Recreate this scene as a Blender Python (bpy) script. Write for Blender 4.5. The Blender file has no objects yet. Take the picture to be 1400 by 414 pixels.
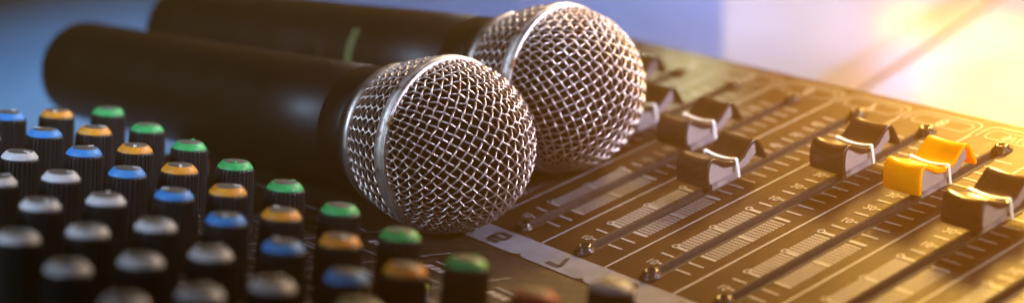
import bpy, math, random
from mathutils import Vector, Matrix

# ------------------------------------------------------------------ set-up
S = 0.027                      # one channel pitch of the console, in metres
sc = bpy.context.scene
col = sc.collection
random.seed(7)
PI = math.pi

# ------------------------------------------------------------------ mesh builder (coordinates in channel pitches)
class MB:
    def __init__(self):
        self.v, self.f, self.s = [], [], []

    def add(self, vs, fs, smooth=False, M=None):
        b = len(self.v)
        if M is not None:
            vs = [tuple(M @ Vector(p)) for p in vs]
        self.v += [tuple(p) for p in vs]
        self.f += [tuple(i + b for i in q) for q in fs]
        self.s += [smooth] * len(fs)
        return self

    def box(self, x0, x1, y0, y1, z0, z1, M=None):
        vs = [(x, y, z) for z in (z0, z1) for y in (y0, y1) for x in (x0, x1)]
        fs = [(0, 2, 3, 1), (4, 5, 7, 6), (0, 1, 5, 4), (2, 6, 7, 3), (0, 4, 6, 2), (1, 3, 7, 5)]
        return self.add(vs, fs, False, M)

    def rect(self, x0, x1, y0, y1, z, M=None):
        return self.add([(x0, y0, z), (x1, y0, z), (x1, y1, z), (x0, y1, z)], [(0, 1, 2, 3)], False, M)

    def poly(self, pts, z, M=None):
        return self.add([(x, y, z) for x, y in pts], [tuple(range(len(pts)))], False, M)

    def line(self, pts, w, z, closed=False):
        """flat printed line of width w through 2-D pts"""
        n = len(pts)
        L, Rr = [], []
        for i in range(n):
            if closed:
                a, b = pts[i - 1], pts[(i + 1) % n]
            else:
                a, b = pts[max(i - 1, 0)], pts[min(i + 1, n - 1)]
            dx, dy = b[0] - a[0], b[1] - a[1]
            d = math.hypot(dx, dy) or 1
            nx, ny = -dy / d * w / 2, dx / d * w / 2
            L.append((pts[i][0] + nx, pts[i][1] + ny, z))
            Rr.append((pts[i][0] - nx, pts[i][1] - ny, z))
        fs = []
        for i in range(n if closed else n - 1):
            j = (i + 1) % n
            fs.append((n + i, n + j, j, i))
        return self.add(L + Rr, fs)

    def revolve(self, prof, seg=48, M=None, smooth=True, ripple=None, caps=True):
        vs, fs = [], []
        n = len(prof)
        for k in range(seg):
            a = 2 * PI * k / seg
            for i, (r, z) in enumerate(prof):
                rr = r + (ripple(k, i) if ripple else 0)
                vs.append((rr * math.cos(a), rr * math.sin(a), z))
        for k in range(seg):
            m = (k + 1) % seg
            for i in range(n - 1):
                fs.append((k * n + i, m * n + i, m * n + i + 1, k * n + i + 1))
        self.add(vs, fs, smooth, M)
        if caps:
            for i, rev in ((0, True), (n - 1, False)):
                if prof[i][0] > 1e-5:
                    ring = [vs[k * n + i] for k in range(seg)]
                    if rev:
                        ring = ring[::-1]
                    self.add(ring, [tuple(range(seg))], False, M)
        return self

    def tube(self, pts, r, seg=6, closed=False, M=None):
        n = len(pts)
        P = [Vector(p) for p in pts]
        vs, fs = [], []
        up = None
        for i in range(n):
            a = P[i - 1] if (i > 0 or closed) else P[i]
            b = P[(i + 1) % n] if (i < n - 1 or closed) else P[i]
            t = (b - a).normalized()
            if up is None:
                up = t.orthogonal().normalized()
            up = (up - t * up.dot(t)).normalized()
            w = t.cross(up)
            for k in range(seg):
                an = 2 * PI * k / seg
                vs.append(tuple(P[i] + (up * math.cos(an) + w * math.sin(an)) * r))
        for i in range(n if closed else n - 1):
            j = (i + 1) % n
            for k in range(seg):
                m = (k + 1) % seg
                fs.append((i * seg + k, i * seg + m, j * seg + m, j * seg + k))
        return self.add(vs, fs, True, M)

    def text(self, body, x, y, size, z, flip=True, shear=0.0):
        """a printed text, mirrored top-to-bottom as the panel is seen in the picture"""
        cu = bpy.data.curves.new('text', 'FONT')
        cu.body = body
        cu.size = size
        cu.align_x, cu.align_y = 'CENTER', 'CENTER'
        cu.resolution_u = 4
        cu.offset = size * 0.012
        o = bpy.data.objects.new('text', cu)
        me = bpy.data.meshes.new_from_object(o)
        k = -1 if flip else 1
        vs = [(x + q.co.x, y + k * q.co.y, z) for q in me.vertices]
        fs = [tuple(p.vertices) if not flip else tuple(reversed(p.vertices)) for p in me.polygons]
        self.add(vs, fs)
        bpy.data.objects.remove(o)
        bpy.data.meshes.remove(me)
        bpy.data.curves.remove(cu)
        return self

    def build(self, name, mat, parent=None, off=(0, 0, 0), bevel=0, seg=2):
        me = bpy.data.meshes.new(name)
        me.from_pydata([((x - off[0]) * S, (y - off[1]) * S, (z - off[2]) * S) for x, y, z in self.v], [], self.f)
        me.polygons.foreach_set('use_smooth', self.s)
        me.materials.append(mat)
        me.update()
        o = bpy.data.objects.new(name, me)
        col.objects.link(o)
        if parent is not None:
            o.parent = parent
        if bevel:
            b = o.modifiers.new('bevel', 'BEVEL')
            b.width = bevel * S
            b.segments = seg
            b.limit_method = 'ANGLE'
            b.angle_limit = math.radians(40)
            b.harden_normals = False
        return o


def tag(o, label=None, cat=None, group=None, kind=None):
    if label: o['label'] = label
    if cat: o['category'] = cat
    if group: o['group'] = group
    if kind: o['kind'] = kind
    return o


def empty(name, loc):
    o = bpy.data.objects.new(name, None)
    o.empty_display_size = 0.01
    o.location = Vector(loc) * S
    col.objects.link(o)
    return o


def copy_tree(o, parent=None):
    c = o.copy()
    col.objects.link(c)
    c.parent = parent
    for ch in list(o.children):
        copy_tree(ch, c)
    return c

# ------------------------------------------------------------------ materials
def mat(name, base, rough=0.5, metal=0.0, noise=None, bump=None, spec=0.5, rough_var=0.0, coat=0.0, spots=None,
        sheen=0.0):
    """noise=(scale, colour2, lo, hi), bump=(scale, strength, distance), spots=(scale, colour, threshold, softness)"""
    m = bpy.data.materials.new(name)
    m.use_nodes = True
    nt = m.node_tree
    N, L = nt.nodes, nt.links
    b = N['Principled BSDF']
    b.inputs['Base Color'].default_value = (*base, 1)
    b.inputs['Roughness'].default_value = rough
    b.inputs['Metallic'].default_value = metal
    b.inputs['Specular IOR Level'].default_value = spec
    if coat:
        b.inputs['Coat Weight'].default_value = coat
        b.inputs['Coat Roughness'].default_value = 0.12
    if sheen:
        b.inputs['Sheen Weight'].default_value = sheen
    tc = N.new('ShaderNodeTexCoord')
    colsock = None

    def nz(scale, detail=5, rough_=0.6):
        n = N.new('ShaderNodeTexNoise')
        n.inputs['Scale'].default_value = scale
        n.inputs['Detail'].default_value = detail
        n.inputs['Roughness'].default_value = rough_
        L.new(tc.outputs['Object'], n.inputs['Vector'])
        return n

    def ramp(sock, lo, hi):
        r = N.new('ShaderNodeMapRange')
        r.inputs['From Min'].default_value = lo
        r.inputs['From Max'].default_value = hi
        L.new(sock, r.inputs['Value'])
        return r.outputs['Result']

    def mix(fac, a, bcol):
        x = N.new('ShaderNodeMix')
        x.data_type = 'RGBA'
        L.new(fac, x.inputs['Factor'])
        if isinstance(a, tuple):
            x.inputs[6].default_value = (*a, 1)
        else:
            L.new(a, x.inputs[6])
        x.inputs[7].default_value = (*bcol, 1)
        return x.outputs[2]
    if noise:
        n = nz(noise[0])
        colsock = mix(ramp(n.outputs['Fac'], noise[2], noise[3]), base, noise[1])
    if spots:
        n = nz(spots[0], 3, 0.7)
        colsock = mix(ramp(n.outputs['Fac'], spots[2], spots[2] + spots[3]), colsock or base, spots[1])
    if colsock:
        L.new(colsock, b.inputs['Base Color'])
    if rough_var:
        n = nz(noise[0] * 2.3 if noise else 60)
        mr = N.new('ShaderNodeMapRange')
        mr.inputs['From Min'].default_value = 0.3
        mr.inputs['From Max'].default_value = 0.7
        mr.inputs['To Min'].default_value = max(0.02, rough - rough_var)
        mr.inputs['To Max'].default_value = min(1, rough + rough_var)
        L.new(n.outputs['Fac'], mr.inputs['Value'])
        L.new(mr.outputs['Result'], b.inputs['Roughness'])
    if bump:
        n = nz(bump[0], 3)
        bp = N.new('ShaderNodeBump')
        bp.inputs['Strength'].default_value = bump[1]
        bp.inputs['Distance'].default_value = bump[2]
        L.new(n.outputs['Fac'], bp.inputs['Height'])
        L.new(bp.outputs['Normal'], b.inputs['Normal'])
    return m


def translucent(m, fac, colour):
    nt = m.node_tree
    tr = nt.nodes.new('ShaderNodeBsdfTranslucent')
    tr.inputs['Color'].default_value = (*colour, 1)
    mx = nt.nodes.new('ShaderNodeMixShader')
    mx.inputs[0].default_value = fac
    nt.links.new(nt.nodes['Principled BSDF'].outputs[0], mx.inputs[1])
    nt.links.new(tr.outputs[0], mx.inputs[2])
    nt.links.new(mx.outputs[0], nt.nodes['Material Output'].inputs['Surface'])


def glow(name, colour, strength):
    m = bpy.data.materials.new(name)
    m.use_nodes = True
    nt = m.node_tree
    b = nt.nodes['Principled BSDF']
    b.inputs['Base Color'].default_value = (*[c * .25 for c in colour], 1)
    b.inputs['Emission Color'].default_value = (*colour, 1)
    b.inputs['Emission Strength'].default_value = strength
    b.inputs['Roughness'].default_value = .3
    return m

M = {
    'panel': mat('panel_paint', (.032, .014, .005), .42, 0, (90, (.044, .020, .007), .35, .65), (3500, .35, .0003),
                 spec=.06, rough_var=.06, spots=(1300, (.22, .16, .11), .70, .03)),
    'knob_panel': mat('knob_panel_paint', (.014, .008, .005), .55, 0, (220, (.050, .028, .013), .48, .75), (2600, .5, .0004),
                      spec=.12, rough_var=.1, spots=(1500, (.14, .10, .07), .68, .05)),
    'chassis': mat('chassis_paint', (.03, .026, .024), .45, 0, (60, (.045, .04, .035), .4, .7)),
    'ink': mat('white_ink', (.27, .235, .22), .55, 0, (900, (.17, .14, .125), .45, .8)),
    'strip': mat('lavender_label', (.135, .125, .135), .45, 0, (160, (.20, .185, .20), .35, .7), rough_var=.12),
    'dark_ink': mat('dark_ink', (.02, .016, .014), .5),
    'slot': mat('slot_dark', (.012, .008, .006), .7, 0, (500, (.05, .03, .018), .5, .7)),
    'dust': mat('slot_dust', (.012, .005, .002), .9, 0, (1100, (.075, .032, .012), .50, .70), (1500, .5, .0006)),
    'screw': mat('screw_black', (.03, .025, .022), .22, .6, (700, (.09, .06, .04), .45, .7), (900, .5, .0006)),
    'knob': mat('knob_rubber', (.006, .005, .006), .5, 0, (500, (.013, .011, .011), .45, .7), spec=.4,
                spots=(1800, (.16, .14, .12), .73, .02)),
    'disc': mat('knob_disc', (.085, .072, .064), .5, 0, (400, (.13, .115, .10), .4, .7), rough_var=.1),
    'green': mat('ring_green', (.025, .33, .07), .5, 0, (300, (.05, .45, .12), .4, .7), coat=.06),
    'orange': mat('ring_orange', (.74, .25, .010), .5, 0, (300, (.80, .36, .03), .4, .7), coat=.06),
    'blue': mat('ring_blue', (.030, .24, .68), .5, 0, (300, (.07, .30, .68), .4, .7), coat=.06),
    'white': mat('ring_white', (.66, .62, .63), .5, 0, (300, (.76, .72, .73), .4, .7), coat=.06),
    'red': mat('ring_red', (.50, .07, .03), .4, 0, (300, (.58, .12, .05), .4, .7)),
    'yellow_white': mat('ring_yellow_white', (.58, .52, .30), .4, 0, (300, (.64, .60, .40), .4, .7)),
    'lime': mat('button_lime', (.40, .48, .05), .4),
    'grey_plastic': mat('button_grey', (.20, .20, .21), .4, 0, (500, (.28, .28, .28), .4, .7)),
    'cap': mat('fader_cap_black', (.022, .014, .010), .23, 0, (200, (.035, .022, .014), .4, .7), spec=.6, rough_var=.05,
               bump=(500, .08, .0004)),
    'cap_yellow': mat('fader_cap_yellow', (1.0, .43, .001), .25, 0, (200, (1.0, .48, .003), .4, .7), spec=.5,
                      bump=(500, .08, .0004)),
    'cap_side': mat('fader_cap_side', (.26, .21, .21), .35, 0, (120, (.33, .27, .27), .4, .7), rough_var=.08),
    'line': mat('indicator_white', (.80, .78, .76), .4),
    'wire': mat('grille_wire', (.68, .55, .49), .42, 1, (260, (.58, .44, .38), .4, .75), rough_var=.08,
                spots=(75, (.30, .13, .05), .655, .06)),
    'band': mat('grille_band', (.66, .58, .53), .52, 1, (170, (.54, .45, .39), .38, .7), (1300, .15, .0003), rough_var=.1,
                spots=(120, (.22, .11, .05), .555, .10)),
    'collar': mat('collar_metal', (.60, .52, .48), .42, 1, (200, (.50, .42, .37), .4, .7), rough_var=.1),
    'foam': mat('inner_foam', (.006, .003, .002), .95, 0, (1500, (.012, .006, .004), .4, .7), (1800, .8, .001), spec=.1),
    'handle': mat('handle_paint', (.007, .0029, .0016), .40, 0, (35, (.009, .004, .0025), .35, .7), (2200, .06, .0002),
                  spec=.24, rough_var=.06),
    'switch': mat('switch_plate', (.011, .005, .003), .45, 0, (60, (.016, .008, .005), .4, .7), spec=.2),
    'neck': mat('neck_rubber', (.008, .006, .005), .75, 0, (300, (.014, .010, .008), .4, .7), spec=.25),
    'lime_band': mat('lime_window', (.09, .09, .016), .6, 0, (300, (.12, .12, .025), .4, .7)),
    'table': mat('table_top', (.46, .40, .35), .6, 0, (6, (.40, .33, .28), .35, .7), (300, .1, .0005), rough_var=.1),
    'cloth': mat('blue_cloth', (.12, .21, .36), .9, 0, (14, (.18, .27, .43), .38, .66), (900, .6, .002), spec=.1, sheen=.3),
    'rod': mat('tan_wood', (.48, .33, .19), .6, 0, (40, (.42, .28, .14), .4, .7)),
    'wall': mat('backdrop', (.45, .42, .40), .9),
}

translucent(M['cap_yellow'], .3, (1.0, .50, .002))

# ------------------------------------------------------------------ mixing console
TZ = -2.0                                   # table height
TILT = 0.314                                # slope of the knob section
NRM = Vector((0, TILT, 1)).normalized()
KY, KZ = -2.442, 1.398                      # a point on the plane of the knob tops
KH = 0.75                                   # knob height
XL, XR = -5.05, 9.0
YB = 4.78
base = (2.0, 0.0, TZ)
console = empty('mixing_console', base)
tag(console, 'black audio mixing console with rows of coloured knobs and long fader slots under the microphones', 'mixing console')


def onpanel(x, y, h=0.0):
    """point h above the sloped knob panel, y measured on the knob-top plane"""
    top = Vector((x, y, KZ + TILT * (KY - y)))
    return top - NRM * (KH - h)


def kz(y):                                  # height of the sloped panel surface at y
    d = KH * math.sqrt(1 + TILT ** 2)
    return KZ - d + TILT * (KY - y)

YK = KY + (KZ - KH * math.sqrt(1 + TILT ** 2)) / TILT    # where it meets the fader panel
YE = -7.6
# chassis: an end profile swept in x, slightly under the panels
b = MB()
prof = [(YB - .03, TZ + .12), (YB - .005, -.16), (YB - .06, -.05), (YK, -.05), (YE, kz(YE) - .05), (YE - .3, kz(YE) - .5), (YE - .2, TZ + .12)]
n = len(prof)
vs = [(x, y, z) for x in (XL, XR) for y, z in prof]
fs = [(i, (i + 1) % n, n + (i + 1) % n, n + i) for i in range(n)]
b.add(vs, [tuple(reversed(f)) for f in fs] + [tuple(range(n)), tuple(range(2 * n - 1, n - 1, -1))])
b.build('chassis', M['chassis'], console, base, .03)

CH = list(range(-4, 8))
SX0, SX1 = -.050, .120                      # slot edges relative to the channel
SY0, SY1 = .06, 4.07
# fader panel with real slot openings
b = MB()
xs = [XL]
for c in CH:
    xs += [c + SX0, c + SX1]
xs.append(XR)
for i in range(len(xs) - 1):
    for (y0, y1) in ((YK, SY0), (SY0, SY1), (SY1, YB - .05)):
        if i % 2 == 1 and y0 == SY0:
            x0, x1 = xs[i], xs[i + 1]       # slot walls
            for q in ([(x0, y0), (x0, y1)], [(x1, y1), (x1, y0)], [(x0, y1), (x1, y1)], [(x1, y0), (x0, y0)]):
                (ax, ay), (bx_, by) = q
                b.add([(ax, ay, 0), (bx_, by, 0), (bx_, by, -.3), (ax, ay, -.3)], [(0, 1, 2, 3)])
            continue
        b.rect(xs[i], xs[i + 1], y0, y1, 0)
# rolled back edge
pr = [(YB - .05, 0), (YB - .025, -.006), (YB - .008, -.022), (YB, -.05), (YB, -.25)]
vs = [(x, y, z) for x in (XL, XR) for y, z in pr]
b.add(vs, [(i, len(pr) + i, len(pr) + i + 1, i + 1) for i in range(len(pr) - 1)], True)
panel = b.build('fader_panel', M['panel'], console, base)

b = MB()
b.add([(XL, YK, .0), (XR, YK, .0), (XR, YE, kz(YE)), (XL, YE, kz(YE))], [(3, 2, 1, 0)])
kpanel = b.build('knob_panel', M['knob_panel'], console, base)

# slots, screws, printing, per channel
TICK = .0245
for c in CH:
    b = MB()
    b.rect(c + SX0, c + SX1, SY0, SY1, -.10)
    s = b.build('fader_slot', M['slot'], console, base)
    # dusty felt lips along the slot
    b = MB()
    rnd = random.Random(c + 50)
    nseg = 150
    for side, x0, w in ((0, c + SX0, .040), (1, c + SX1, .030)):
        vs, fs = [], []
        for k in range(nseg + 1):
            y = SY0 + (SY1 - SY0) * k / nseg
            j = rnd.uniform(-.004, .004)
            sx = 1 if side == 0 else -1
            vs += [(x0 - sx * .018, y, .002), (x0 - sx * .004 + j, y, .010 + rnd.uniform(-.003, .003)),
                   (x0 + sx * (w * .6) + j, y, .004), (x0 + sx * w + j, y, -.05)]
        for k in range(nseg):
            for m in range(3):
                q = (k * 4 + m, k * 4 + m + 1, k * 4 + m + 5, k * 4 + m + 4)
                fs.append(q if side == 0 else q[::-1])
        b.add(vs, fs, True)
    b.build('dust_lip', M['dust'], s, (0, 0, 0)).location = Vector((0, 0, 0))
    b2 = col.objects[-1]
    for vtx in b2.data.vertices:
        vtx.co -= Vector(base) * S
    for yy in (-.005, 4.13):
        b = MB()
        mm = Matrix.Translation((c + .035, yy, 0))
        b.revolve([(.0, .0), (.115, .0), (.115, .010), (.085, .02), (.082, .045), (.068, .066), (.04, .072), (.035, .045), (0, .045)], 24, mm)
        b.build('panel_screw', M['screw'], console, base)
    # white scale printing
    b = MB()
    z = .005
    zz = z + .002
    for k in range(0, 23):
        y = .230 + .1737 * k
        if y > 3.98: break
        bold = k in (2, 8) or abs(k - 5) < .1
        if 2 < k < 8 and k != 5: continue
        w = .040 if k in (2, 5, 8) else TICK
        b.rect(c + .135, c + .345, y - w / 2, y + w / 2, z)
        num = k in (0, 10, 12, 14, 16, 18, 20, 22)
        if k in (2, 5, 8):
            b.rect(c - .225, c - .06, y - w / 2, y + w / 2, z)
            b.line([(c - .24 + .034 * math.cos(t * PI / 8), y + .01 + .034 * math.sin(t * PI / 8)) for t in range(16)], .018, zz, True)
        elif num:
            b.rect(c - .115, c - .065, y - w / 2, y + w / 2, z)
            b.text({0: '10', 10: '10', 12: '20', 14: '30', 16: '40', 18: '50', 20: '60', 22: '00'}[k], c - .195, y - .005, .135, z)
        else:
            b.rect(c - .255, c - .075, y - w / 2, y + w / 2, z)
    # dot pads either side of the slot
    for (y0, y1) in ((.635, 1.035), (1.14, 1.54)):
        for (x0, x1) in ((-.235, -.075), (.155, .330)):
            nx, ny = 6, 9
            for i in range(nx):
                for j in range(ny):
                    px = c + x0 + (x1 - x0) * i / (nx - 1)
                    py = y0 + (y1 - y0) * j / (ny - 1)
                    b.rect(px - .0115, px + .0115, py - .0165, py + .0165, z)
    # channel divider and the number box at the user's edge
    b.line([(c + .5, -.14), (c + .5, 4.30)], .026, z)
    x0, x1, y0, y1, r = c - .36, c + .40, 4.31, 4.53, .09

    def rrect(x0, x1, y0, y1, r):
        pts = []
        for cx, cy, a0 in ((x1 - r, y1 - r, 0), (x0 + r, y1 - r, 90), (x0 + r, y0 + r, 180), (x1 - r, y0 + r, 270)):
            for t in range(7):
                a = math.radians(a0 + 15 * t)
                pts.append((cx + r * math.cos(a), cy + r * math.sin(a)))
        return pts
    b.line(rrect(x0, x1, y0, y1, .08), .015, z, True)
    pts = [(c - .44, 4.30)] + [(c - .44 + .12 - .12 * math.cos(math.radians(t * 15)), 4.48 + .12 * math.sin(math.radians(t * 15))) for t in range(7)]
    pts += [(c + .36 + .12 * math.sin(math.radians(t * 15)), 4.48 + .12 * math.cos(math.radians(t * 15))) for t in range(7)] + [(c + .48, 4.30)]
    b.line(pts, .020, zz)
    lab = str(6 + c) if c < 3 else {3: '9/10', 4: '11/12', 5: '13/14', 6: '15/16', 7: '17/18'}[c]
    b.text(lab, c + .02, 4.425, .24 if c < 3 else .2, z)
    o = b.build('printed_scale', M['ink'], panel, base)

# squarish figures drawn as strokes, y up = towards the near edge of the strip
GLYPH = {'6': [[(.95, 1), (.12, 1), (.02, .9), (.02, .1), (.12, 0), (.88, 0), (.98, .1), (.98, .48), (.9, .58), (.04, .58)]],
         '7': [[(0, 1), (.95, 1), (.98, .9), (.62, -.05)]],
         '8': [[(.1, 1), (.9, 1), (.98, .9), (.98, .1), (.9, 0), (.1, 0), (.02, .1), (.02, .9), (.1, 1)], [(.02, .52), (.98, .52)]],
         '9': [[(.05, 0), (.88, 0), (.98, .1), (.98, .9), (.88, 1), (.12, 1), (.02, .9), (.02, .52), (.1, .42), (.96, .42)]],
         '5': [[(.98, 1), (.02, 1), (.02, .56), (.88, .56), (.98, .48), (.98, .1), (.88, 0), (.02, 0)]],
         '4': [[(.75, 0), (.75, 1), (.02, .3), (1, .3)]], '3': [[(.02, 1), (.98, 1), (.98, 0), (.02, 0)], [(.2, .52), (.98, .52)]],
         '2': [[(.02, 1), (.98, 1), (.98, .52), (.02, .48), (.02, 0), (.98, 0)]], '1': [[(.2, .8), (.5, 1), (.5, 0)]],
         '0': [[(.1, 1), (.9, 1), (.98, .9), (.98, .1), (.9, 0), (.1, 0), (.02, .1), (.02, .9), (.1, 1)]], '/': [[(.2, 0), (.8, 1)]]}
# lavender number strip at the near end of the faders: one tab per channel
b = MB()
for c in CH:
    x0, x1 = c - .5, c + .5
    pts = [(x1, -.145), (x0, -.145)]
    pts += [(x0, -.42), (x0 + .03, -.455), (x0 + .09, -.475)]
    pts += [(x1 - .09, -.475), (x1 - .03, -.455), (x1, -.42)]
    b.poly(pts, .006)
strip = b.build('number_strip', M['strip'], console, base)
for c in CH:
    b = MB()
    lab = str(6 + c) if c < 3 else {3: '9/10', 4: '11/12', 5: '13/14', 6: '15/16', 7: '17/18'}[c]
    wd = .20 if len(lab) == 1 else .13
    for q, chh in enumerate(lab):
        cx = c + (q - (len(lab) - 1) / 2) * wd * 1.35
        for st in GLYPH[chh]:
            b.line([(cx + (px_ - .5) * wd, -.315 - (py_ - .5) * .17) for px_, py_ in st], .054 if len(lab) == 1 else .034, .010)
    b.build('channel_number', M['dark_ink'], strip, base)
# ---------------------------------------------------------------- fader caps
CAPW = .235
PROF = [(0, .15), (.008, .22), (.020, .29), (.045, .36), (.08, .405), (.125, .425), (.17, .415), (.23, .378), (.30, .338), (.37, .308), (.44, .296),
        (.50, .300), (.57, .325), (.64, .365), (.70, .405), (.75, .425), (.80, .412), (.84, .370), (.875, .30), (.90, .235), (.92, .175)]


def inner(t=.045):
    out = []
    for i, (y, z) in enumerate(PROF):
        a, c = PROF[max(i - 1, 0)], PROF[min(i + 1, len(PROF) - 1)]
        dy, dz = c[0] - a[0], c[1] - a[1]
        d = math.hypot(dy, dz)
        out.append((y + dz / d * t, z - dy / d * t))
    return out
INN = inner()


def dish(x, y):
    return .030 * ((x / CAPW) ** 2 - .4) * min(1, max(0, (.36 - abs(y - .46)) / .1 + 1))


def make_cap(cmat):
    b = MB()
    nx = 9
    P, Q = len(PROF), []
    vs, fs = [], []
    for i in range(nx):
        x = -CAPW + 2 * CAPW * i / (nx - 1)
        for (y, z) in PROF:
            bow = .018 * (1 - (x / CAPW) ** 2)
            yy = y + (bow if y > .5 and z < .45 else 0) - (bow if y < .4 and z < .45 else 0)
            vs.append((x, yy - .46, z + (dish(x, y) if z > .3 else 0)))
    o1 = len(vs)
    for i in range(nx):
        x = -CAPW + 2 * CAPW * i / (nx - 1)
        for (y, z) in INN:
            vs.append((x, y - .46, z + (dish(x, y) if z > .3 else 0)))
    for i in range(nx - 1):
        for j in range(P - 1):
            fs.append((i * P + j, (i + 1) * P + j, (i + 1) * P + j + 1, i * P + j + 1))
            k = o1
            fs.append((k + i * P + j, k + i * P + j + 1, k + (i + 1) * P + j + 1, k + (i + 1) * P + j))
        for j in (0, P - 1):
            q = (i * P + j, o1 + i * P + j, o1 + (i + 1) * P + j, (i + 1) * P + j)
            fs.append(q if j == 0 else q[::-1])
    for i in (0, nx - 1):
        for j in range(P - 1):
            q = (i * P + j, i * P + j + 1, o1 + i * P + j + 1, o1 + i * P + j)
            fs.append(q if i == 0 else q[::-1])
    b.add(vs, fs, True)
    cap = b.build('fader_cap', cmat, None)
    bv = cap.modifiers.new('bevel', 'BEVEL')
    bv.width = .010 * S; bv.segments = 2; bv.limit_method = 'ANGLE'; bv.angle_limit = math.radians(50)
    # body under the shell
    b = MB()
    xw = CAPW - .022
    top = [(y - .46, z - .002 + (dish(xw, y + 0) if z > .3 else 0) * .6) for (y, z) in INN][2:]
    top = [q for q in top if q[0] < .33]
    pts = [(top[0][0] + .01, .165)] + top + [(.315, .27), (.16, .185)]
    m = len(pts)
    vs = [(x, y, z) for x in (-xw, xw) for y, z in pts]
    b.add(vs, [tuple(range(m)), tuple(range(2 * m - 1, m - 1, -1))] + [(i, m + i, m + (i + 1) % m, (i + 1) % m) for i in range(m)])
    b.build('cap_body', M['cap_side'], cap)
    b = MB()
    b.box(-.032, .032, -.20, .20, -.09, .19)
    b.build('fader_stem', M['cap_side'], cap)
    # white centre line over the top and down the side
    b = MB()
    w = .017
    zt = .352
    path = []
    for i in range(nx):
        x = -CAPW + 2 * CAPW * i / (nx - 1)
        path.append((x, .297 + dish(x, .46) + .005))
    path += [(CAPW + .006, path[-1][1] - .012), (CAPW + .008, .115)]
    path = [(-CAPW - .006, .19), (-CAPW - .006, path[0][1] - .012)] + path
    vs, fs = [], []
    for (x, z) in path:
        vs += [(x, -w, z), (x, w, z)]
    for i in range(len(path) - 1):
        fs.append((2 * i, 2 * i + 2, 2 * i + 3, 2 * i + 1))
    k = len(vs)
    b.add(vs, fs)
    ln = b.build('indicator_line', M['line'], cap)
    sm = ln.modifiers.new('thick', 'SOLIDIFY'); sm.thickness = .012 * S; sm.offset = 1
    return cap

cap_y = {-4: 3.3, -3: 3.0, -2: 3.30, -1: 2.64, 0: 2.62, 1: 1.98, 2: 2.98, 3: 2.98, 4: 2.64, 5: 3.3, 6: 2.9, 7: 3.1}
cap0 = make_cap(M['cap'])
capY = make_cap(M['cap_yellow'])
firstcap = True
for c in CH:
    if c == 3:
        o = capY
    else:
        o = cap0 if firstcap else copy_tree(cap0)
        firstcap = False
    o.parent = console
    o.location = (Vector((c + .035, cap_y[c], 0)) - Vector(base)) * S
    o['label'] = 'glossy yellow fader cap with a white centre line' if c == 3 else 'glossy black fader cap with a white centre line'

# ---------------------------------------------------------------- knobs
def make_knob(key):
    b = MB()
    SEG = 112
    body = [(.212, 0), (.212, .03), (.207, .06), (.203, .25), (.195, .50), (.190, .655), (.189, .668), (.181, .676)]

    def rip(k, i):
        if i < 2 or i > 5: return 0
        return .0062 * (1 if (k % 4) in (0, 1) else -1)
    b.revolve(body, SEG, None, False, rip)
    kn = b.build('knob', M['knob'], None)
    b = MB()
    b.revolve([(.150, .66), (.178, .672), (.181, .680), (.179, .690), (.160, .712), (.140, .734), (.132, .740), (.124, .741), (.120, .735)], 56, None, True, None, False)
    r = b.build('cap_ring', M[key], kn)
    b = MB()
    b.revolve([(0, .752), (.06, .751), (.10, .747), (.120, .742), (.125, .732)], 40, None, True, None, False)
    b.build('cap_disc', M['disc'], kn)
    b = MB()
    b.box(-.015, .015, .050, .123, .738, .7525)
    b.build('pointer_mark', M['line' if key in ('orange', 'blue', 'white') else key], kn)
    return kn

TILT_E = (-math.atan(TILT), 0, 0)
ROWY = [0, .599, 1.139, 1.791, 2.386, 2.973]
OX = -4.33
spots = []
for i in range(0, 8): spots.append(('green', OX + i, KY - ROWY[0]))
for i in range(0, 8): spots.append(('orange', OX + i, KY - ROWY[1]))
for i in range(0, 8): spots.append(('blue', OX + i, KY - ROWY[2]))
for i in range(1, 8): spots.append(('white', OX + i, KY - ROWY[3]))
for i in range(2, 8): spots.append(('white', OX + i, KY - ROWY[4]))
for i in range(4, 8): spots.append(('white', OX + i, KY - ROWY[5]))
spots.append(('red', 3.70, -2.52))
spots.append(('white', 3.69, -1.743))
spots.append(('yellow_white', 3.42, -3.93))
protos = {}
words = {'green': 'green', 'orange': 'orange', 'blue': 'blue', 'white': 'white', 'red': 'red', 'yellow_white': 'cream'}
for key, x, y in spots:
    if key not in protos:
        protos[key] = o = make_knob(key)
    else:
        o = copy_tree(protos[key])
    o.parent = console
    o.location = (onpanel(x, y) - Vector(base)) * S
    rz = random.uniform(-2.4, 2.4) if key != 'white' else random.uniform(-1.5, 1.5)
    o.rotation_euler = (Matrix.Rotation(TILT_E[0], 3, 'X') @ Matrix.Rotation(rz, 3, 'Z')).to_euler()
    o['label'] = 'ribbed black knob with a %s ring around its top' % words[key]

# red-topped buttons between the green knobs and the strip, grey ridged posts between knob rows
def make_button(cap, h, r, ridges):
    b = MB()
    b.revolve([(r * 1.15, 0), (r * 1.15, .02), (r, .03), (r, h - .03), (r * .92, h)] if not ridges else
              [(r, 0)] + [p for k in range(5) for p in ((r, .03 + k * h / 5.5), (r * .88, .03 + (k + .5) * h / 5.5))] + [(r, h - .02), (r * .85, h)], 24)
    o = b.build('push_button', M['grey_plastic'], None)
    if cap:
        b = MB()
        b.revolve([(r * .9, h - .004), (r * .95, h + .02), (r * .8, h + .05), (0, h + .058)], 24, None, True, None, False)
        b.build('button_cap', M[cap], o)
    return o
red0 = make_button('red', .13, .065, False)
for k in range(-1, 6):
    o = red0 if k == -1 else copy_tree(red0)
    o.parent = console
    o.location = (onpanel(-2.84 + 1.02 * k, -1.45) - Vector(base)) * S
    o.rotation_euler = TILT_E
    o['label'] = 'small grey push button with a red top'
lime = make_button('lime', .10, .06, False)
lime.parent = console
lime.location = (onpanel(1.47, -2.02) - Vector(base)) * S
lime.rotation_euler = TILT_E
lime['label'] = 'small push button with a lime top'
post0 = make_button(None, .34, .058, True)
first = True
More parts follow.
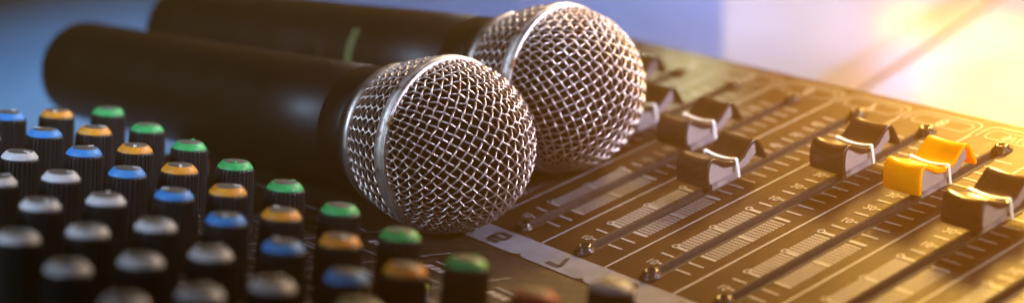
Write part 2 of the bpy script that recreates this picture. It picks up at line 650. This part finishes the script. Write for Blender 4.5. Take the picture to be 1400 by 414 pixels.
for yy, xs_ in ((-3.33, (-4.8, -3.79, -2.73, -1.73)), (-4.0, (-3.74, -2.72, -1.70, -.72, .23, 1.25)), (-4.64, (-2.66, -1.66, -.60, .4, 1.4))):
    for xx in xs_:
        o = post0 if first else copy_tree(post0)
        first = False
        o.parent = console
        o.location = (onpanel(xx, yy) - Vector(base)) * S
        o.rotation_euler = TILT_E
        o['label'] = 'small grey ridged push button without a coloured top'

# printed marks on the knob section: scale ticks round each knob, frames and rules
def pt(x, y, lift=.006):
    return onpanel(x, y, lift)
b = MB()
MK = Matrix.Translation(onpanel(0, KY)) @ Matrix.Rotation(TILT_E[0], 4, 'X')     # panel frame: x along rows, y up the slope
sl = math.sqrt(1 + TILT ** 2)
flat = MB()
for key, x, y in spots:
    v = (y - KY) * sl
    for a in range(-150, 151, 30):
        t = math.radians(90 + a)
        d = Vector((math.cos(t), math.sin(t)))
        flat.line([(x + d.x * .27, v + d.y * .27), (x + d.x * .335, v + d.y * .335)], .018, .006)
for i in range(-1, 9):
    x = OX + i
    flat.line([(x + .5, 1.7), (x + .5, -4.2)], .016, .005)
    flat.line([(x - .40, .46), (x + .40, .46)], .020, .006)
    flat.line([(x - .40, .53), (x + .40, .53)], .012, .006)
    flat.line([(x - .28, 1.36), (x + .44, 1.36)], .022, .006)
    flat.line([(x - .44, .80), (x - .1, .80), (x + .1, .92), (x + .42, .92)], .016, .006)
    flat.line([(x - .36, -.31), (x + .36, -.31)], .014, .006)
    flat.line([(x - .36, -.90), (x + .36, -.90)], .014, .006)
    for k in range(3):
        flat.rect(x - .20 + k * .11, x - .12 + k * .11, 1.14, 1.24, .006)
b.add(flat.v, flat.f, False, MK)
b.build('knob_scale', M['ink'], kpanel, base)
# rubber feet under the console
for fx in (-4.2, 8.2):
    for fy in (-6.8, 4.0):
        b = MB()
        b.revolve([(.35, TZ), (.35, TZ + .14), (.30, TZ + .18)], 24, Matrix.Translation((fx, fy, 0)))
        b.build('rubber_foot', M['neck'], console, base)

# ------------------------------------------------------------------ camera (solved from the photograph)
PX = [2.387966404494376, .7934002478151018]
CAMLOC = Vector((14.039, -9.653, 7.513))
ROT = (1.25151, -0.16692, 0.95750)
def rotm(a):
    return Matrix.Rotation(a[2], 3, 'Z') @ Matrix.Rotation(a[0], 3, 'X') @ Matrix.Rotation(a[1], 3, 'Z')
RM = rotm(ROT)
cam_d = bpy.data.cameras.new('camera')
cam = bpy.data.objects.new('camera', cam_d)
col.objects.link(cam)
cam_d.sensor_width = 36
cam_d.lens = PX[0] * 1000 * 36 / 1400
cam_d.shift_x = 0
cam_d.shift_y = -(207 - PX[1] * 100) / 1400
cam_d.clip_start = .01
cam_d.clip_end = 20
cam.matrix_world = Matrix.Translation(CAMLOC * S) @ RM.to_4x4()
cam_d.dof.use_dof = True
cam_d.dof.focus_distance = 17.8 * S
cam_d.dof.aperture_fstop = 5.4
cam_d.dof.aperture_blades = 0
sc.camera = cam

# ------------------------------------------------------------------ microphones
RB = .915                                   # radius of the grille ball


def weave_dome(b, cell, wr, thmax, spin, R=1.0):
    n = int(thmax / cell) + 1
    sub = 6
    amp = wr * 1.4
    for fam in (0, 1):
        for k in range(-n, n + 1):
            u = k * cell
            if abs(u) >= thmax: continue
            vm = math.sqrt(thmax ** 2 - u * u)
            if vm < cell * .6: continue
            m = max(4, int(2 * vm / cell * sub))
            pts = []
            for i in range(m + 1):
                v = -vm + 2 * vm * i / m
                th = math.hypot(u, v)
                ph = math.atan2(v, u) if fam == 0 else math.atan2(u, v)
                ph += spin
                o = amp * math.cos(PI * (v / cell + k)) * (1 if fam == 0 else -1)
                r = R + o
                pts.append((r * math.sin(th) * math.cos(ph), r * math.sin(th) * math.sin(ph), r * math.cos(th)))
            b.tube(pts, wr, 6)


def weave_skirt(b, N, wr, z0, z1, rad):
    amp = wr * 1.15
    L = abs(z1 - z0)
    turn = L / .86                          # radians of twist over the skirt
    ds = (2 * PI / N) / (2 * turn)
    m = int(1 / ds * 6)
    for fam in (1, -1):
        for a in range(N):
            pts = []
            for i in range(m + 1):
                s = i / m
                ph = 2 * PI * a / N + fam * s * turn
                z = z0 + (z1 - z0) * s
                r = rad(s) + fam * amp * math.cos(PI * s / ds)
                pts.append((r * math.cos(ph), r * math.sin(ph), z))
            b.tube(pts, wr, 6)


def scaleR(b):
    b.v = [(x * RB, y * RB, z * RB) for x, y, z in b.v]
    return b


def make_mic(center, axis, length, spin, label, kind):
    """local +Z points out of the grille; the axis argument points from the ball to the tail"""
    z = -Vector(axis).normalized()
    x = Vector((0, 0, 1)).cross(z).normalized()
    y = z.cross(x)
    root = empty('microphone', center)
    root.rotation_euler = Matrix((x, y, z)).transposed().to_euler()
    tag(root, label, 'microphone', None)
    b = MB()
    weave_dome(b, .108, .0132, 1.60, spin, .985)
    dome = scaleR(b).build('grille', M['wire'], root)
    b = MB()
    weave_skirt(b, 42, .0130, -.12, -.85, lambda s: 1.0 - .02 * s - .17 * s * s)
    scaleR(b).build('rear_grille', M['wire'], root)
    b = MB()
    pr = [(.93 * math.sin(t * PI / 40), .93 * math.cos(t * PI / 40)) for t in range(0, 23)] + [(.90, -.35), (.84, -.60), (.78, -.84), (0, -.85)]
    scaleR(b.revolve(pr, 48, None, True, None, False)).build('foam_liner', M['foam'], root)
    b = MB()
    pr = [(.965, .030), (.985, .034), (1.030, .030), (1.040, .022), (1.043, .006), (1.036, -.008), (1.028, -.016), (1.034, -.026), (1.046, -.040), (1.050, -.066),
          (1.049, -.098), (1.042, -.120), (1.030, -.128), (1.028, -.138), (1.030, -.146), (1.020, -.158), (.965, -.165)]
    scaleR(b.revolve(pr, 128, None, True, None, False)).build('grille_band', M['band'], root)
    b = MB()
    pr = [(.79, -.79), (.845, -.80), (.868, -.825), (.872, -.865), (.862, -.90), (.83, -.915), (.76, -.92)]
    scaleR(b.revolve(pr, 96, None, True, None, False)).build('collar', M['collar'], root)
    b = MB()
    pr = [(.70, -.90), (.81, -.91), (.816, -.93), (.808, -.97), (.79, -1.03), (.78, -1.06), (.775, -1.07), (.70, -1.08)]
    scaleR(b.revolve(pr, 96, None, True, None, False)).build('neck', M['neck'], root)
    b = MB()
    e = -length
    pr = [(.70, -1.07), (.765, -1.075), (.772, -1.09), (.765, -1.46), (.758, -1.465), (.758, -1.48), (.765, -1.485), (.750, -2.6), (.72, -4.2), (.702, e + .9),
          (.702, e + .895), (.702, e + .875), (.702, e + .87), (.698, e + .16), (.68, e + .06), (.64, e + .012), (.58, e), (0, e)]
    h = scaleR(b.revolve(pr, 96, None, True, None, False)).build('handle', M['handle'], root)
    for p_ in h.data.polygons: p_.use_smooth = True
    return root, h


def ray_point(px, py, z):
    d = RM @ Vector(((px - 700) / (PX[0] * 1000), -(py - PX[1] * 100) / (PX[0] * 1000), -1))
    t = (z - CAMLOC.z) / d.z
    return CAMLOC + d * t


micF, hF = make_mic(tuple(ray_point(614, 199, .945)), (-.987, -.150, .002), 7.75, math.radians(42),
          'front dark-brown handheld microphone with the sharpest silver mesh ball, lying beside the green-ringed knobs', 'front')
micR, hR = make_mic(tuple(ray_point(770, 121, .955)), (-.985, -.178, .003), 7.65, math.radians(14),
          'rear dark-brown handheld microphone with a lime stripe on its handle, lying behind the other one', 'rear')
# rear microphone: lime window ring and a recessed slide switch on the side facing the camera
b = MB()
inv = micR.rotation_euler.to_matrix().transposed()
dirc = inv @ (CAMLOC - Vector((-3, 1, .9)))
ang = math.atan2(dirc.y, dirc.x) + .1
def patch(b, r, a0, a1, z0, z1, n=10):
    vs = []
    for i in range(n + 1):
        a = a0 + (a1 - a0) * i / n
        vs += [(r * math.cos(a), r * math.sin(a), z0), (r * math.cos(a), r * math.sin(a), z1)]
    b.add(vs, [(2 * i, 2 * i + 2, 2 * i + 3, 2 * i + 1) for i in range(n)], True)
b = MB()
patch(b, .751, ang - .62, ang + .28, -3.02, -3.17, 16)
scaleR(b).build('lime_stripe', M['lime_band'], micR)
b = MB()
patch(b, .742, ang - .42, ang + .42, -3.55, -4.55)
sw = scaleR(b).build('switch_plate', M['switch'], micR)
b = MB()
mm = Matrix.Rotation(ang, 4, 'Z')
for k in range(5):
    b.box(.715, .766 if k % 2 == 0 else .756, -.12, .12, -3.80 - .06 * k - .06, -3.80 - .06 * k, mm)
scaleR(b).build('slide_switch', M['switch'], sw)

# ------------------------------------------------------------------ table, cloth and what lies behind
b = MB()
b.rect(-70, 45, -30, 60, TZ)
tag(b.build('table_top', M['table']), kind='structure')
# blue cloth spread over the table on the left, gently rumpled
b = MB()
ys = [-30 + 34.9 * k / 50 for k in range(51)] + [4.95 + 40 * (k / 50) ** 1.3 for k in range(51)]
nx, ny = 90, len(ys) - 1
vs, fs = [], []
for i in range(nx + 1):
    for j, y in enumerate(ys):
        xr = -5.15 if y < 4.93 else 2.6 - y
        s = (i / nx) ** 1.5
        x = xr + (-75 - xr) * s
        wz = .10 * math.sin(x * .9 + 1.2 * math.sin(y * .5)) + .09 * math.sin(y * 1.1 + x * .35) + .05 * math.sin(x * 2.3 - y * 1.7)
        vs.append((x, y, TZ + .05 + (wz + .24) * min(1, (xr - x) / 1.5)))
for i in range(nx):
    for j in range(ny):
        fs.append((i * (ny + 1) + j, i * (ny + 1) + j + 1, (i + 1) * (ny + 1) + j + 1, (i + 1) * (ny + 1) + j))
b.add(vs, fs, True)
cl = b.build('cloth', M['cloth'])
tag(cl, 'rumpled blue cloth spread on the table behind the microphone handles', 'cloth')


# flat tan strip of wood lying on the table
a, c = ray_point(1350, -15, TZ + .05), ray_point(1128, 128, TZ + .05)
d = (c - a).normalized()
nrm = Vector((-d.y, d.x, 0)) * .42
b = MB()
vs = [tuple(q + o + Vector((0, 0, h))) for h in (-.045, .03) for q, o in ((a, nrm), (a, -nrm), (c, -nrm), (c, nrm))]
b.add(vs, [(3, 2, 1, 0), (4, 5, 6, 7), (0, 1, 5, 4), (1, 2, 6, 5), (2, 3, 7, 6), (3, 0, 4, 7)])
tag(b.build('wooden_strip', M['rod'], None, (0, 0, 0), .015), 'flat tan wooden strip lying slantwise on the bright table behind the console', 'wooden strip')

# ------------------------------------------------------------------ light
w = bpy.data.worlds.new('World')
sc.world = w
w.use_nodes = True
bg = w.node_tree.nodes['Background']
bg.inputs['Color'].default_value = (.60, .62, .75, 1)
bg.inputs['Strength'].default_value = .025
# haze volume added to imitate an orange veil, lit by the lamp behind the console
vs_ = w.node_tree.nodes.new('ShaderNodeVolumeScatter')
vs_.inputs['Color'].default_value = (1, .48, .08, 1)
vs_.inputs['Density'].default_value = .66
vs_.inputs['Anisotropy'].default_value = .62
w.node_tree.links.new(vs_.outputs['Volume'], w.node_tree.nodes['World Output'].inputs['Volume'])


def area(name, loc, target, size, power, colour, shape='DISK', size_y=None, spread=PI):
    d = bpy.data.lights.new(name, 'AREA')
    d.energy = power
    d.color = colour
    d.shape = shape
    d.size = size * S
    if size_y: d.size_y = size_y * S
    d.spread = spread
    o = bpy.data.objects.new(name, d)
    o.location = Vector(loc) * S
    o.rotation_euler = (Vector(target) - Vector(loc)).to_track_quat('-Z', 'Y').to_euler()
    col.objects.link(o)
    return o


def spot(name, loc, target, power, colour, angle, blend, radius):
    d = bpy.data.lights.new(name, 'SPOT')
    d.energy = power
    d.color = colour
    d.spot_size = math.radians(angle)
    d.spot_blend = blend
    d.shadow_soft_size = radius * S
    o = bpy.data.objects.new(name, d)
    o.location = Vector(loc) * S
    o.rotation_euler = (Vector(target) - Vector(loc)).to_track_quat('-Z', 'Y').to_euler()
    col.objects.link(o)
    return o

# warm lamp behind the console on the right, the source of the orange glare
spot('warm_lamp', (-6, 21, 9), (2.5, 8.3, .8), 135, (1.0, .41, .05), 38, 1.0, 2.5)
# fill added overhead to brighten the table behind the console
area('table_fill', (-1, 15, 9), (-2.5, 12, -2), 5, .42, (1.0, .84, .76), spread=math.radians(80))
# pale light added on the right to brighten the microphone balls
area('ball_light', (13, 11, 8), (-.9, 1.1, 1.3), 5, .19, (1.0, .76, .80), spread=math.radians(24))
# cool light pooled on the far end of the knobs
spot('cool_light', (-4, -18, 14), (-4.1, -4.3, 1.7), 40.0, (.94, .93, 1.0), 25, 1.0, 5.5)
# spot and fill added to brighten the cloth behind
spot('cloth_spot', (-13, 3, 12), (-15.5, 1.6, -2), 8.5, (.50, .90, 1.0), 52, 1.0, 3.0)
area('cloth_fill', (-7, 16, 9), (-10, 11, -2), 5, .42, (.84, .74, 1.0), spread=math.radians(70))
area('strip_light', (-7, 13, 8), (-5, .2, .9), 20, .55, (1.0, .72, .50), 'RECTANGLE', 1.0, math.radians(50))  # added strip that draws the sheen along the microphone handles
spot('front_light', (18, -2, 13), (3.3, 3.0, .3), 26, (1.0, .66, .30), 13, 1.0, 2.0)  # added front fill that lifts the yellow fader cap
spot('soft_light', (9, -7, 15), (-.2, -.4, .8), 2.6, (1.0, .74, .66), 20, 1.0, 3.0)


# added coloured spots whose pools on the table imitate bokeh discs
def pool(name, px, py, rpx, power, colour, z=TZ):
    p = ray_point(px, py, z)
    v = (p - CAMLOC)
    h = Vector((v.x, v.y, 0)).normalized()
    loc = p + h * 13 + Vector((0, 0, 5.2))
    dist = (p - CAMLOC).length
    r = rpx / (PX[0] * 1000) * dist
    ang = 2 * math.degrees(math.atan(r / 14.0))
    spot(name, loc, p, power * .21, colour, ang, .35, .4)


pool('lime_light', 1352, 88, 84, 34, (.62, 1.0, .22))
pool('lilac_light', 1240, 96, 58, 20, (.72, .42, 1.0))
pool('yellow_light', 1243, 38, 46, 26, (1.0, .72, .03))
pool('green_light', 1390, 142, 30, 12, (.40, 1.0, .25))
pool('pink_light', 1150, 44, 40, 8, (1.0, .45, .80))
pool('pale_light', 940, 108, 72, 26, (1.0, .78, .36), 0.0)  # added pool on the fader panel, imitates a pale flare disc
pool('violet_light', 1030, 50, 70, 5, (.80, .50, 1.0))

# ------------------------------------------------------------------ render settings
sc.view_settings.view_transform = 'Standard'
sc.view_settings.look = 'None'
sc.view_settings.exposure = 0
sc.view_settings.gamma = 1
sc.render.engine = 'CYCLES'
sc.cycles.use_denoising = True
sc.cycles.max_bounces = 6
sc.render.resolution_x = 1024
sc.render.resolution_y = 302
